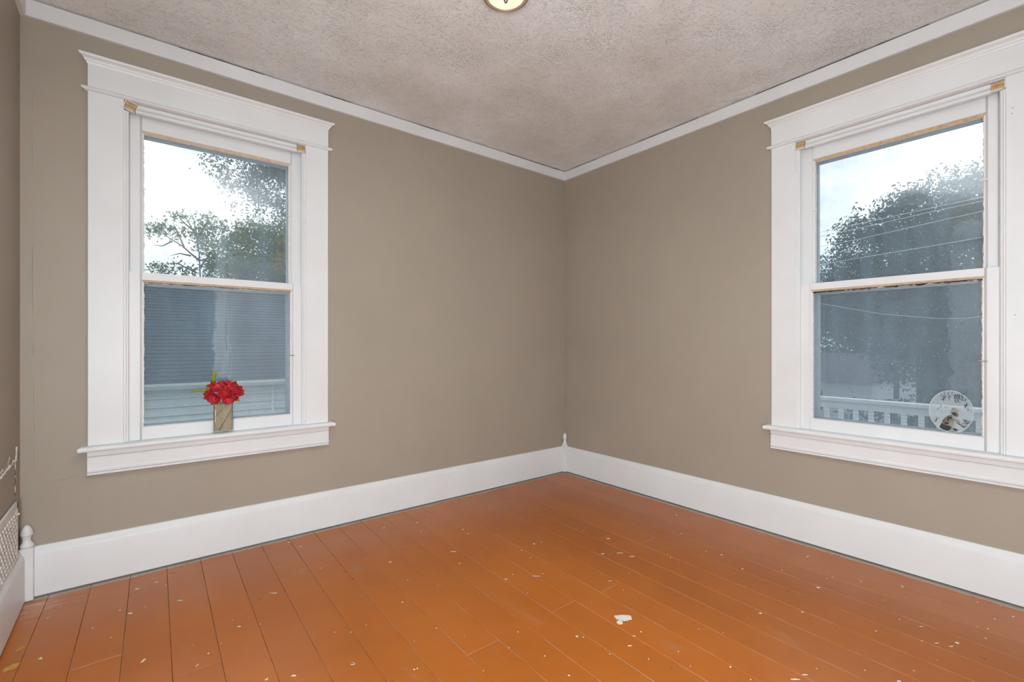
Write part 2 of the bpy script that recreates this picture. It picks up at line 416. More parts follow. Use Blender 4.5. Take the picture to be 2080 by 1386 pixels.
D1 = (-2.93, -2.10)
wall_front = wall_with_hole('wall_front', MFr, RX0, 0, D1[0], D1[1], 0, 2.05, 'greige wall with the doorway behind the camera', t=.12)

b = MB(); b.box(RX0 - T, T, RY0 - T, T, H, H + .1); ceiling = struct(b.build('ceiling', CEIL), 'off-white ceiling with a patchy stippled texture')

# hall behind the doorway
b = MB(); hy0 = RY0 - .12 - 1.3
b.box(-3.3, -1.6, hy0 - .1, hy0, 0, 2.5); b.box(-3.4, -3.3, hy0 - .1, RY0 - .12, 0, 2.5); b.box(-1.6, -1.5, hy0 - .1, RY0 - .12, 0, 2.5)
b.box(-3.4, -1.5, hy0 - .1, RY0 - .12, 2.5, 2.6); b.box(-3.4, -1.5, hy0 - .1, RY0 - .12, -.1, -.005)
struct(b.build('wall_hall', WALL), 'hall walls beyond the doorway')

# painted board floor
floor = struct(empty('floor', (0, 0, 0)), 'orange painted board floor with scuffs and paint flecks')
b = MB(); b.box(RX0 - T, T, RY0 - T, T, -.06, -.018); b.build('subfloor', DARK, floor)
TILT = 0.0219; PW = 0.1327; X00 = -2.934
def plank(xa, xb, ya, yb, dz):
    """one board, parallel to the others, top edges chamfered"""
    g = .0005; ch = .0010; zt = dz; z1 = -.018
    def px(x, y): return min(max(x + (y + .04) * TILT, RX0 + .001), .02)
    def ringv(ix, z):
        return [(px(xa + ix, ya), ya + ix, z), (px(xb - ix, ya), ya + ix, z), (px(xb - ix, yb), yb - ix, z), (px(xa + ix, yb), yb - ix, z)]
    vs = ringv(g, z1) + ringv(g, zt - ch) + ringv(g + ch, zt)
    m = MB(); m.m = 0
    m.add(vs, [(3, 2, 1, 0), (8, 9, 10, 11)])
    m.m = 1
    m.add(vs, [(i, (i + 1) % 4, 4 + (i + 1) % 4, 4 + i) for i in range(4)] + [(4 + i, 4 + (i + 1) % 4, 8 + (i + 1) % 4, 8 + i) for i in range(4)])
    cx = (xa + xb) / 2; cy = (ya + yb) / 2
    return m.build('plank', [FLOOR, SEAM], floor, loc=(px(cx, cy), cy, 0))
k = -3
while True:
    xa = X00 + k * PW; xb = xa + PW
    if xa + (-.0) * TILT > .02 + .08: break
    ends = [RY0 + .001, -.012]
    if k == 0: ends = [RY0 + .001, -.70, -.012]
    elif random.random() < .45: ends = [RY0 + .001, random.uniform(-2.6, -.6), -.012]
    if xb + (RY0 + .04) * TILT > RX0 + .005 and xa + (RY0 + .04) * TILT < .015:
        for a, c in zip(ends[:-1], ends[1:]):
            if min(xb, .02) - max(xa, RX0) > .006: plank(xa, xb, a, c, random.uniform(-.0004, .0002))
    k += 1

# flecks and splashes of paint left on the boards
def blob(cx, cy, rx, ry, ang, z0, z1, n=11, jag=.35, seed=0):
    r_ = random.Random(seed); ring = []
    for i in range(n):
        a = 2 * math.pi * i / n; q = 1 + r_.uniform(-jag, jag)
        x = rx * q * math.cos(a); y = ry * q * math.sin(a)
        ring.append((cx + x * math.cos(ang) - y * math.sin(ang), cy + x * math.sin(ang) + y * math.cos(ang)))
    vs = [(x, y, z0) for x, y in ring] + [(x, y, z1) for x, y in ring]
    return vs, [tuple(range(n, 2 * n))] + [(i, (i + 1) % n, n + (i + 1) % n, n + i) for i in range(n)]
F3 = [(238,334,8,5),(437,303,12,4),(462,357,8,4),(683,327,7,3),(714,345,9,3),(745,370,9,4),(511,257,7,3),(693,549,8,4),(276,541,17,6),(350,784,10,5),(1143,432,13,5),(1188,420,8,3),(1068,472,10,3),(1015,616,10,2),(1195,612,7,3),(1123,513,14,2),(1602,655,20,2),(1683,711,6,3),(1591,400,17,5),(1443,349,5,3),(2003,259,8,6),(2031,369,6,4),(1966,517,6,3),(1948,494,5,3),(1558,492,18,4),(1660,486,30,2),(1735,507,26,2),(1104,729,7,3),(1402,990,15,7),(1440,994,9,4),(1788,963,15,4),(1748,988,18,4),(1722,1047,20,5),(1046,963,5,4),(555,941,5,6),(421,1020,5,3),(420,1190,9,7),(438,1184,7,7),(38,966,7,7),(50,1156,22,9),(1208,1108,6,6),(1716,609,4,4),(1835,1127,5,7),(2014,1084,10,4),(1873,908,6,3),(990,1060,5,7),(380,652,12,3),(658,478,30,3),(975,645,22,3),(838,1198,4,4),(1156,626,40,2),(1600,1096,4,4),(1354,1226,10,6),(130,920,5,3)]
F2 = [(650,585,22,5),(608,732,15,8),(690,1015,12,18),(65,1005,22,8),(765,545,15,4),(1080,974,9,4),(1225,774,6,4),(1265,812,18,6),(1430,1132,16,14),(1595,1108,24,8),(1757,460,7,3),(1637,328,9,4),(1565,304,9,4),(1940,846,5,8),(1950,1035,18,12),(1012,1045,4,14),(823,563,8,3),(110,760,6,4),(190,692,4,3),(492,878,5,4),(380,820,7,3),(545,712,10,4),(2030,402,6,3),(1835,205,7,3),(985,925,3,3),(1155,915,4,4),(1390,797,6,4),(910,655,30,3),(1470,610,40,3)]
F4 = [(255,497,10,6),(380,582,8,6),(12,370,6,4),(1345,690,12,7),(840,695,22,6),(490,850,18,5),(160,475,5,3),(620,590,4,4),(775,508,14,3),(920,495,7,3),(1093,657,6,5),(926,633,5,3),(890,640,4,4),(1187,958,9,4),(1328,886,5,4),(1465,1018,10,4),(1680,1030,22,7),(1850,1003,6,6),(1863,945,12,4),(1903,885,8,4),(308,1175,9,9),(828,1185,4,4),(1120,1195,6,4),(1415,1197,5,4),(430,1252,10,6),(1325,1260,20,6),(66,1170,6,4),(118,945,5,4),(265,968,4,3),(1640,1050,28,3),(1555,1030,30,3),(743,843,12,4),(2015,870,14,3),(1460,930,26,2),(1800,783,12,3),(700,1250,40,8),(760,1222,30,5)]
fl = MB()
fi = 0
for (ox, oy, sc_, lst) in ((700, 960, 2.971, F3), (60, 1000, 2.971, F2), (1380, 960, 2.971, F4)):
    for (a, c, w_, h_) in lst:
        px, py = ox + a / sc_, oy + c / sc_
        p = at_z(px, py, 0); q = at_z(px + w_ / sc_, py, 0); r = at_z(px, py - h_ / sc_, 0)
        rx = max((q - p).length * .55, .0016); ry = max((r - p).length * .5, .0016)
        d = q - p; fi += 1
        vs, fs = blob(p.x, p.y, rx, ry, math.atan2(d.y, d.x), -.0004, .0006, 9, .45, fi)
        fl.add(vs, fs)
o = fl.build('paint_fleck', FLECK, floor, kind='stuff')
for (px, py, w_, h_, mt, nm) in ((1268, 1256, 20, 5.5, FLECK, 'paint_splash'), (1259, 1265, 6, 4, FLECK, 'paint_splash'), (24, 1355, 9, 6, YFLECK, 'bare_patch'), (41, 1318, 5, 3, YFLECK, 'bare_patch')):
    p = at_z(px, py, 0); q = at_z(px + w_, py, 0); r = at_z(px, py - h_, 0); d = q - p
    m = MB(); vs, fs = blob(p.x, p.y, (q - p).length, (r - p).length, math.atan2(d.y, d.x), -.0004, .0007, 18, .28, int(px)); m.add(vs, fs)
    m.build(nm, mt, floor)

# ------------------------------------------------------------------ baseboards, crown boards
BP = [(0, .008), (-.020, .008), (-.020, .176), (-.0185, .181), (-.016, .190), (-.012, .194), (-.011, .204), (-.006, .211), (0, .211)]
b = MB(MBk); b.extrude(BP, 'x', RX0 + .036, -.036); struct(b.build('baseboard_back', TRIM, smooth=True), 'tall white baseboard below the window with red flowers')
b = MB(MRt); b.extrude(BP, 'x', RY0 + .01, -.036); struct(b.build('baseboard_right', TRIM, smooth=True), 'tall white baseboard below the window with the suncatcher')
b = MB(MLf); b.extrude(BP, 'x', -1.90, -.036); struct(b.build('baseboard_left', TRIM, smooth=True), 'white baseboard under the wall register')
b = MB(MFr); b.extrude(BP, 'x', -1.16, -.03); struct(b.build('baseboard_front', TRIM, smooth=True), 'white baseboard behind the camera')
CP = [(0, 2.410), (-.016, 2.410), (-.019, 2.413), (-.019, 2.478), (0, 2.480)]
for i, (M, a, c, lb) in enumerate(((MBk, RX0, 0, 'flat white board along the ceiling over the window with red flowers'), (MRt, RY0, -.019, 'flat white board along the ceiling over the suncatcher window'), (MLf, RY0, -.019, 'flat white board along the ceiling at the left edge'), (MFr, RX0 + .019, -.019, 'flat white board along the ceiling behind the camera'))):
    b = MB(M); b.extrude(CP, 'x', a, c); struct(b.build('trim_%d' % (i + 1), TRIM), lb)

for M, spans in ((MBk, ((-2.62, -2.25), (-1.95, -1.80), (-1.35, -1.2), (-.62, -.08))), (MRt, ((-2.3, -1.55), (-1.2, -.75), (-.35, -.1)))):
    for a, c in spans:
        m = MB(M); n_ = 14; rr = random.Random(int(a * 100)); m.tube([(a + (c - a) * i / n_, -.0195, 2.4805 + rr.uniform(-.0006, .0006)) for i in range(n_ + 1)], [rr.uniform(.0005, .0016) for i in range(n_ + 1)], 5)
        m.build('crown_gap_shade', DARK, ceiling)  # thin dark tubes stand in for the shade in the gap above the crown boards

# turned corner posts
def corner_post(cx, cy, label, q=1.0, zb=.228):
    r = empty('corner_post', (cx, cy, 0), label, 'corner block', 'turned corner blocks of the baseboard')
    m = MB(); h = .018 * q; m.cbox(cx - h, cx + h, cy - h, cy + h, .003, zb, .002); m.build('block', TRIM, r)
    m = MB(); m.lathe([(a * q, zb + (c - .228) * .97) for a, c in [(.0165, .228), (.0185, .233), (.0185, .238), (.015, .244), (.0115, .252), (.0105, .262), (.012, .272), (.012, .276), (.0155, .279), (.0165, .285), (.0155, .296), (.012, .308), (.007, .318), (.002, .323)]], (cx, cy, 0), 20)
    m.build('finial', TRIM, r, smooth=True)
corner_post(-.0185, -.0185, 'white turned corner post in the far corner between the two windows')
corner_post(RX0 + .0225, -.0225, 'white turned corner post at the left edge beside the wall register', 1.22, .219)

# ------------------------------------------------------------------ windows
def window(idx, M, label):
    uc = WU[idx]
    zz = (lambda z: z) if idx == 0 else ZR
    T_ = lambda u, w, z: M(uc + u, w, zz(z))
    org = T_(0, 0, .585)
    W = struct(empty('window_%d' % (idx + 1), org), label)
    def P(): return MB(T_)
    def mirror_ext(prof, extra):  # mitred returns: every profile point gets its own end
        return [-(.511 + e) for e in extra], [.511 + e for e in extra]
    for s in (-1, 1):
        a, c = sorted((s * .389, s * .511))
        m = P(); m.cbox(a, c, -.022, .001, .609, 2.163, .002); m.build('side_casing', TRIM, W)
        a, c = sorted((s * .389, s * .411)); m = P(); m.box(a, c, 0.001, T, .575, 2.16); m.build('jamb', TRIM, W)
        # stop with a small bead
        pf = [(s * .389, -.016), (s * .383, -.016), (s * .380, -.011), (s * .376, -.011), (s * .371, -.006), (s * .371, .003), (s * .389, .003)]
        m = P(); m.extrude(pf, 'z', .608, 2.116); m.build('stop', TRIM, W)
    m = P(); m.box(-.411, .411, .001, T, 2.142, 2.16); m.build('head_jamb', TRIM, W)
    m = P(); m.cbox(-.511, .511, -.025, .001, 2.170, 2.290, .0015); m.build('head_casing', TRIM, W)
    pf = [(0, 2.162), (-.028, 2.162), (-.034, 2.165), (-.037, 2.170), (-.034, 2.176), (-.028, 2.179), (0, 2.179)]
    A, B = mirror_ext(pf, [max(0, -w - .025) * 1.3 + .006 for w, z in pf]); m = P(); m.extrude(pf, 'x', A, B); m.build('head_bead', TRIM, W, smooth=True)
    pf = [(0, 2.278), (-.027, 2.278), (-.029, 2.283), (-.031, 2.287), (-.0345, 2.288), (-.036, 2.293), (-.040, 2.299), (-.046, 2.303), (-.050, 2.305), (-.052, 2.309), (-.052, 2.314), (0, 2.316)]
    A, B = mirror_ext(pf, [max(0, -w - .025) for w, z in pf]); m = P(); m.extrude(pf, 'x', A, B); m.build('cap_moulding', TRIM, W, smooth=True)
    # stool and apron
    pf = [(0, .610), (-.048, .610), (-.056, .607), (-.060, .601), (-.060, .594), (-.056, .588), (-.048, .586), (0, .586)]
    ex = [.022, .022, .028, .031, .031, .028, .022, .022]
    A, B = mirror_ext(pf, ex); m = P(); m.extrude(pf, 'x', A, B); m.box(-.389, .389, -.001, .04, .590, .610); m.build('stool', TRIM, W, smooth=True)
    pf = [(0, .587), (-.030, .587), (-.030, .566), (-.022, .5655), (-.022, .5625), (-.0275, .561), (-.026, .556), (-.0255, .510), (-.029, .503), (-.029, .497), (-.021, .4965), (-.021, .4925), (-.030, .491), (-.030, .483), (-.028, .481), (0, .481)]
    m = P(); m.extrude(pf, 'x', -.512, .512); m.build('apron', TRIM, W)
    # ribbed head stop between the two blind brackets
    pf = [(.020, 2.1615), (.013, 2.1615), (.013, 2.151), (.004, 2.150), (.004, 2.147), (.008, 2.1455), (.001, 2.143), (.001, 2.139), (.005, 2.1375), (-.004, 2.135), (-.007, 2.131), (-.007, 2.122), (-.004, 2.119), (.020, 2.119)]
    m = P(); m.extrude(pf, 'x', -.347, .347); m.build('head_stop', TRIM, W)
    m = P(); m.box(-.42, .42, T - .02, T + .05, .55, .585); m.build('outer_sill', TRIM, W)
    # sashes: thing > sash > rails, stiles, pane
    def sash(name, w, zb0, zb1, zt0, zt1, lower):
        S = empty(name, T_(0, w, zb0), parent=W)
        for s in (-1, 1):
            pf = [(s * .386, w), (s * .333, w), (s * .330, w + .004), (s * .323, w + .014), (s * .319, w + .014), (s * .319, w + .033), (s * .386, w + .033)]
            m = P(); m.extrude(pf, 'z', zb0, zt1); m.build('stile', TRIM, S)
        e = .0015
        pf = [(w + e, zb0), (w + e, zb1 - .002), (w + .004, zb1), (w + .014, zb1 + .001), (w + .033, zb1 + .001), (w + .033, zb0)]
        m = P(); m.extrude(pf, 'x', -.325, .325); m.build('bottom_rail' if lower else 'meeting_rail', TRIM, S)
        pf = [(w + e, zt0 + .012), (w + e, zt1), (w + .033, zt1), (w + .033, zt0), (w + .016, zt0 + .004), (w + .012, zt0 + .012)]
        m = P(); m.extrude(pf, 'x', -.325, .325); m.build('meeting_rail' if lower else 'top_rail', TRIM, S)
        # unpainted rabbet along the top of the glass
        m = P(); m.extrude([(w + .0045, zt0 + .0122), (w + .008, zt0 + .0075), (w + .0115, zt0 + .0085), (w + .016, zt0 + .0005), (w + .016, zt0 + .0122)], 'x', -.327, .327)
        m.build('rabbet_strip', RAWP if (not lower and idx == 1) else BEAD, S)
        # pane
        m = P(); m.box(-.321, .321, w + .017, w + .020, zb1 - .004, zt0 + .004); m.build('pane', GLASS, S)
        # flaking putty: ragged strips against the glass
        r_ = random.Random(idx * 10 + lower)
        def ragged(along, fixed, a, c, depth, seg=60, inward=1):
            vs = []; fs = []
            for i in range(seg + 1):
                t = a + (c - a) * i / seg; q = depth * (0.35 + .65 * r_.random()) * (1 if r_.random() > .12 else .3)
                for (dd, ww) in ((0, w + .0145), (q, w + .0145), (q, w + .0172), (0, w + .0172)):
                    vs.append((t, ww, fixed + inward * dd) if along == 'x' else (fixed + inward * dd, ww, t))
            for i in range(seg):
                for k in range(4): fs.append((i * 4 + k, i * 4 + (k + 1) % 4, (i + 1) * 4 + (k + 1) % 4, (i + 1) * 4 + k))
            return vs, fs
        m = P()
        m.add(*ragged('x', zb1, -.319, .319, .004)); m.add(*ragged('z', -.3195, zb1, zt0, .005)); m.add(*ragged('z', .3195, zb1, zt0, .005, inward=-1)); m.add(*ragged('x', zt0, -.319, .319, .005 if lower else .002, inward=-1))
        m.build('putty', CREAM if idx == 1 else PUTTY, S)
        if lower:
            m = P(); m.add(*ragged('x', zt0 + .004, -.319, .319, .013 if idx == 1 else .007, inward=-1)); m.build('old_glazing_compound', GRIME, S)
        # spring pins that hold the sash
        for s, zf in (((1, .58), (-1, .60)) if not lower else ((1, .48),)):
            zc = zb1 + (zt0 - zb1) * zf; sg = s if idx == 0 else -s
            m = P(); m.tube([(sg * .336, w - .004, zc), (sg * .308, w - .004, zc + .001)], .0022, 8); m.lathe([(.004, -.003), (.004, .003)], (sg * .330, w - .003, zc), 10)
            m.build('sash_pin', METAL if lower else TRIM, S)
        return S
    sash('lower_sash', .004, .609, .668, 1.343, 1.389, True)
    sash('upper_sash', .040, 1.352, 1.384, 2.050, 2.140, False)
    # storm window with insect screen outside
    S = empty('storm_window', T_(0, .10, .60), parent=W)
    for s in (-1, 1):
        a, c = sorted((s * .318, s * .389)); m = P(); m.cbox(a, c, .100, .120, .595, 2.142, .002); m.build('storm_stile', ALU, S)
        a, c = sorted((s * .3165, s * .330)); m = P(); m.cbox(a, c, .112, .126, .66, 1.37, .002); m.build('screen_stile', ALU, S)
    for nm, z0, z1 in (('storm_bottom_rail', .595, .668), ('storm_meeting_rail', 1.334, 1.385), ('storm_top_rail', 2.047, 2.142)):
        m = P(); m.cbox(-.389, .389, .101, .119, z0, z1, .002); m.build(nm, ALU, S)
    m = P(); m.box(-.32, .32, .108, .111, .64, 1.36); m.build('storm_pane', STORM, S)
    m = P(); m.box(-.32, .32, .108, .111, 1.375, 2.07); m.build('storm_pane', STORM, S)
    m = P(); m.box(-.325, .325, .1215, .1225, .64, 1.37); m.build('insect_screen', SCREEN, S)
    return T_, W

T0, WIN0 = window(0, MBk, 'white double-hung window with red flowers on its sill')
T1, WIN1 = window(1, MRt, 'white double-hung window with an oval suncatcher in its lower pane')

for px, py in ((2057, 219), (2056, 231), (2062, 640)):
    q = at_x(px, py, -.022); m = MB(); m.tube([(-.0226, q.y, q.z), (-.0215, q.y, q.z)], .0016, 8); m.build('nail_hole', DARK, WIN1)

# blind brackets left in the upper corners of each window
def bracket(T_, s, tilt, label):
    c = T_(s * .367, -.010, 2.138)
    r = empty('blind_bracket', c, label, 'bracket', 'mini blind brackets in the window corners')
    ct, st = math.cos(tilt), math.sin(tilt)
    def Q(u, w, z):
        return T_(s * .367 + u * ct - z * st, -.008 + w, 2.138 + u * st + z * ct)
    h = .021
    m = MB(Q)
    m.box(-h, h, -.018, .010, h - .003, h); m.box(-h, h, -.018, .010, -h, -h + .003); m.box(s * h - .0015, s * h + .0015, -.018, .010, -h, h)
    m.box(-h, h, .008, .010, -h, h)
    m.build('bracket_shell', TRIM, r)
    m = MB(Q); m.extrude([(.008, h - .003), (-.004, h - .004), (-.006, .003), (-.013, -.004), (-.012, -h + .003), (.008, -h + .003)], 'x', -h + .001, h - .002); m.build('bare_wood_inside', RAW, r)
bracket(T0, -1, .32 * -1, 'tilted blind bracket hanging loose at upper left of the flower window')
bracket(T0, 1, 0, 'blind bracket with bare wood at upper right of the flower window')
bracket(T1, 1, 0, 'blind bracket at the corner-side end of the suncatcher window head')
bracket(T1, -1, 0, 'blind bracket at the far right end of the suncatcher window head')

# ------------------------------------------------------------------ doors behind the camera (seen in the panes)
def casing(M, u0, u1, zt, name, label, par=None):
    W = struct(empty(name, M((u0 + u1) / 2, 0, 0)), label)
    for a, c in ((u0 - .115, u0), (u1, u1 + .115)):
        m = MB(M); m.cbox(a, c, -.022, .001, .003, zt, .002); m.build('side_casing', TRIM, W)
    m = MB(M); m.cbox(u0 - .115, u1 + .115, -.026, .001, zt, zt + .19, .002); m.build('head_casing', TRIM, W)
    m = MB(M); m.box(u0 - .02, u0, .001, .12, 0.003, zt); m.box(u1, u1 + .02, .001, .12, .003, zt); m.box(u0, u1, .001, .12, zt - .0, zt + .02); m.build('jamb', TRIM, W)
    return W
def leaf(M, u0, u1, w0, z0, z1, parent):
    """five-panel door leaf"""
    D = empty('door_leaf', M((u0 + u1) / 2, w0, z0), parent=parent); wd = u1 - u0
    for a, c in ((u0, u0 + .11), (u1 - .11, u1)):
        m = MB(M); m.cbox(a, c, w0, w0 + .035, z0, z1, .002); m.build('stile', DOORW, D)
    zs = [z0, z0 + .20, z0 + .55, z0 + .92, z0 + 1.29, z0 + 1.62, z1]
    for z, hgt in ((z0, .2), (z0 + .52, .1), (z0 + .87, .12), (z0 + 1.24, .1), (z0 + 1.57, .1), (z1 - .12, .12)):
        m = MB(M); m.cbox(u0 + .11, u1 - .11, w0, w0 + .035, z, z + hgt, .002); m.build('rail', DOORW, D)
    m = MB(M); m.box(u0 + .10, u1 - .10, w0 + .012, w0 + .022, z0 + .1, z1 - .1); m.build('panel', DOORW, D)
    m = MB(M); c = (u1 - .05 if wd > 0 else u0, w0 - .05, z0 + .93)
    m.lathe([(.012, 0), (.024, .01), (.028, .024), (.02, .04), (.004, .046)], (c[0], c[1], c[2] - .023), 16); m.tube([(c[0], c[1], c[2]), (c[0], w0, c[2])], .010, 10); m.build('door_knob', METAL, D, smooth=True)
d1 = casing(MFr, D1[0], D1[1], 2.05, 'door_1', 'doorway behind the camera with its door folded back')
leaf(MFr, -1.975, -1.17, -.085, .012, 2.03, d1)
d2 = casing(MLf, -2.76, -2.02, 2.02, 'door_2', 'white panelled closet door behind the camera')
leaf(MLf, -2.757, -2.023, .02, .012, 2.015, d2)

# ------------------------------------------------------------------ wall damage and register at the left edge
def jag(pts, r0, r1, seed, step=.012):
    r_ = random.Random(seed); out = []; rad = []
    for p, q in zip(pts[:-1], pts[1:]):
        p, q = Vector(p), Vector(q); n = max(2, int((q - p).length / step))
        for i in range(n):
            t = i / n; v = p.lerp(q, t); v.y += r_.uniform(-.005, .005); v.z += r_.uniform(-.006, .006); out.append(tuple(v)); rad.append(r_.uniform(r0, r1))
    out.append(tuple(pts[-1])); rad.append(r0 * .5)
    return out, rad
for pts, r0, r1, sd in (([(RX0, -.075, .640), (RX0, -.082, .600), (RX0, -.16, .592), (RX0, -.26, .586), (RX0, -.42, .575)], .0025, .006, 1), ([(RX0, -.095, .585), (RX0, -.092, .53), (RX0, -.098, .46)], .0012, .003, 2), ([(RX0, -.20, .625), (RX0, -.23, .60)], .001, .003, 3), ([(RX0, -.30, .60), (RX0, -.36, .60)], .001, .003, 4)):
    p, r = jag(pts, r0, r1, sd); m = MB(); m.tube(p, r, 6); m.build('torn_plaster', PLASTER, wall_left)
p, r = jag([(RX0, -.097, .56), (RX0, -.097, .45)], .001, .0022, 9); m = MB(); m.tube(p, r, 5); m.build('plaster_crack', DARK, wall_left)
# ridges of the plaster patch on the back wall
for pts in ([(-3.118, 0, 2.16), (-3.117, 0, 1.4), (-3.112, 0, .47)], [(-3.112, 0, .465), (-3.02, 0, .475), (-2.95, 0, .478)]):
    p, r = jag(pts, .0006, .0011, 5, .05); m = MB(); m.tube(p, r, 6); m.build('patch_ridge', WALL, wall_back)

reg = empty('wall_register', (RX0, -.29, .17), 'cream pierced iron air register set into the left wall above the baseboard', 'register')
ry0, ry1, rz0, rz1 = -.470, -.108, .195, .437
ML = MLf
m = MB(ML)
m.cbox(ry0, ry1, -.010, -.001, rz1 - .032, rz1, .003); m.cbox(ry0, ry1, -.010, -.001, rz0, rz0 + .02, .003); m.cbox(ry0, ry0 + .03, -.010, -.001, rz0, rz1, .003); m.cbox(ry1 - .020, ry1, -.010, -.001, rz0, rz1, .003)
m.build('register_frame', REGW, reg)
m = MB(ML); m.box(ry0 + .01, ry1 - .01, -.003, -.0005, rz0 + .01, rz1 - .01); m.build('register_back', plain('register_shadow_back', (.14, .12, .10), .8, .1), reg)
nb = 17
for i in range(nb):
    u = ry0 + .03 + (ry1 - ry0 - .05) * (i + .5) / nb
    m = MB(ML); m.box(u - .0028, u + .0028, -.009, -.002, rz0 + .02, rz1 - .032); m.build('register_bar', REGW, reg)
nz = 10
for i in range(nz):
    z = rz0 + .02 + (rz1 - rz0 - .052) * (i + .5) / nz
    m = MB(ML); m.box(ry0 + .03, ry1 - .02, -.0085, -.002, z - .0026, z + .0026); m.build('register_cross_bar', REGW, reg)
m = MB(ML)
for i in range(nb):
    for j in range(nz):
        if (i + j) % 2 == 0:
            u = ry0 + .03 + (ry1 - ry0 - .05) * (i + .5) / nb; z = rz0 + .02 + (rz1 - rz0 - .052) * (j + .5) / nz
            m.cbox(u - .0055, u + .0055, -.0125, -.006, z - .006, z + .006, .002)
m.build('register_rosette', REGW, reg, kind='stuff')
m = MB(ML); m.lathe([(.007, -.003), (.007, .002), (.003, .004)], (ry1 - .035, -.013, rz1 - .045), 10); m.build('register_screw', REGW, reg)

# ------------------------------------------------------------------ ceiling light
LC = (CAM.x + 1.868 * FW[0] + (-12.5 / 950 * 1.868) * RT[0], CAM.y + 1.868 * FW[1] + (-12.5 / 950 * 1.868) * RT[1])
r = empty('ceiling_light', (LC[0], LC[1], H), 'small round flush ceiling light with glowing cream glass bowl', 'ceiling light')
m = MB(); m.lathe([(.085, H - .001), (.094, H - .006), (.097, H - .028), (.094, H - .037), (.086, H - .040), (.080, H - .034)], (LC[0], LC[1], 0), 48); m.build('lamp_pan', BRONZE, r, smooth=True)
m = MB(); m.lathe([(.074, H - .034), (.074, H - .041), (.070, H - .045), (.058, H - .050), (.038, H - .0535), (.012, H - .0552), (.002, H - .0553)], (LC[0], LC[1], 0), 48); m.build('glass_bowl', LAMPG, r, smooth=True)
m = MB(); m.lathe([(.009, H - .054), (.009, H - .057), (.006, H - .059), (.0075, H - .062), (.0055, H - .066), (.001, H - .068)], (LC[0], LC[1], 0), 20); m.build('finial', METAL, r, smooth=True)
# ------------------------------------------------------------------ vase with flowers
VX, VY, VZ = -2.441, -.0275, .6105
vase = empty('glass_vase', (VX, VY, VZ), 'clear rectangular glass vase lined with burlap on the window stool', 'vase')
def rrect(hx, hy, r, n=4):
    pts = []
    for sx, sy, a0 in ((1, 1, 0), (-1, 1, 90), (-1, -1, 180), (1, -1, 270)):
        for i in range(n + 1):
            a = math.radians(a0 + 90 * i / n); pts.append((VX + sx * (hx - r) + r * math.cos(a), VY + sy * (hy - r) + r * math.sin(a)))
    return pts
def loft(rings):
    n = len(rings[0]); vs = [p for r in rings for p in r]; fs = []
    for i in range(len(rings) - 1):
        for k in range(n): fs.append((i * n + k, i * n + (k + 1) % n, (i + 1) * n + (k + 1) % n, (i + 1) * n + k))
    return vs, fs
ring = lambda hx, hy, r, z: [(x, y, VZ + z) for x, y in rrect(hx, hy, r)]
vs, fs = loft([ring(.040, .020, .008, 0), ring(.0435, .0245, .010, .003), ring(.044, .025, .010, .012), ring(.044, .025, .010, .148), ring(.043, .024, .009, .150), ring(.0405, .0215, .008, .148), ring(.0405, .0215, .008, .012)])
n_ = len(rrect(.04, .02, .008)); fs = fs + [tuple(range(n_ - 1, -1, -1)), tuple(range(6 * n_, 7 * n_))]
m = MB(); m.add(vs, fs); m.build('vase_glass', VASEG, vase, smooth=True)
rings = []
for i in range(46):
    t = i / 45; rg = []
    base_ = rrect(.038, .0190, .008, 6); dense = []
    for p_, q_ in zip(base_, base_[1:] + base_[:1]):
        nn_ = max(1, int(math.hypot(q_[0] - p_[0], q_[1] - p_[1]) / .0025)); dense += [(p_[0] + (q_[0] - p_[0]) * k_ / nn_, p_[1] + (q_[1] - p_[1]) * k_ / nn_) for k_ in range(nn_)]
    for (x, y) in dense:
        u = (x - VX) / .038; q = .0012 * math.sin(11 * (t * 1.2 + u * .9)) + .0034 * max(0, 1 - abs((u * .55 + .35 - t) / .07)) - .010 * max(0, 1 - abs((u * .55 + .25 - t) / .07)) - .006 * max(0, 1 - abs((u * .3 + .80 - t) / .05)) + .002 * max(0, 1 - abs((-u * .4 + .75 - t) / .06))
        rg.append((x, y - q if y < VY else y, VZ + .014 + t * .132))
    rings.append(rg)
vs, fs = loft(rings); k_ = len(rings[0]); fs += [tuple(range(k_ - 1, -1, -1)), tuple(range(45 * k_, 46 * k_))]
m = MB(); m.add(vs, fs); m.build('burlap_lining', BURLAP, vase, smooth=True)

fl_ = empty('flower_bouquet', (VX, VY, VZ + .15), 'bunch of red artificial hydrangea blooms with lime leaves in the vase', 'flowers')
FC = Vector((VX + .003, VY - .010, .812))
rf = random.Random(21)
def petal_geo(c, n, up, L, Wd, cup):
    """cupped heart shaped petal starting at c, reaching along up, facing n"""
    side = up.cross(n).normalized(); rows = 5; cols = 5; vs = []; fs = []
    for i in range(rows):
        t = i / (rows - 1); wid = Wd * (0.25 + 1.0 * math.sin(math.pi * min(1, .12 + .72 * t)) ** 1.0) * .5
        for j in range(cols):
            s_ = j / (cols - 1) * 2 - 1
            notch = -.10 * L * (1 - abs(s_)) * (t ** 3)
            p = c + up * (L * t + notch) + side * (s_ * wid) + n * (cup * (s_ * s_ * .6 + t * t * .8) * L + .05 * L * math.sin(5 * s_ + 3 * t))
            vs.append(tuple(p))
    for i in range(rows - 1):
        for j in range(cols - 1): fs.append((i * cols + j, i * cols + j + 1, (i + 1) * cols + j + 1, (i + 1) * cols + j))
    return vs, fs
cnt = 0
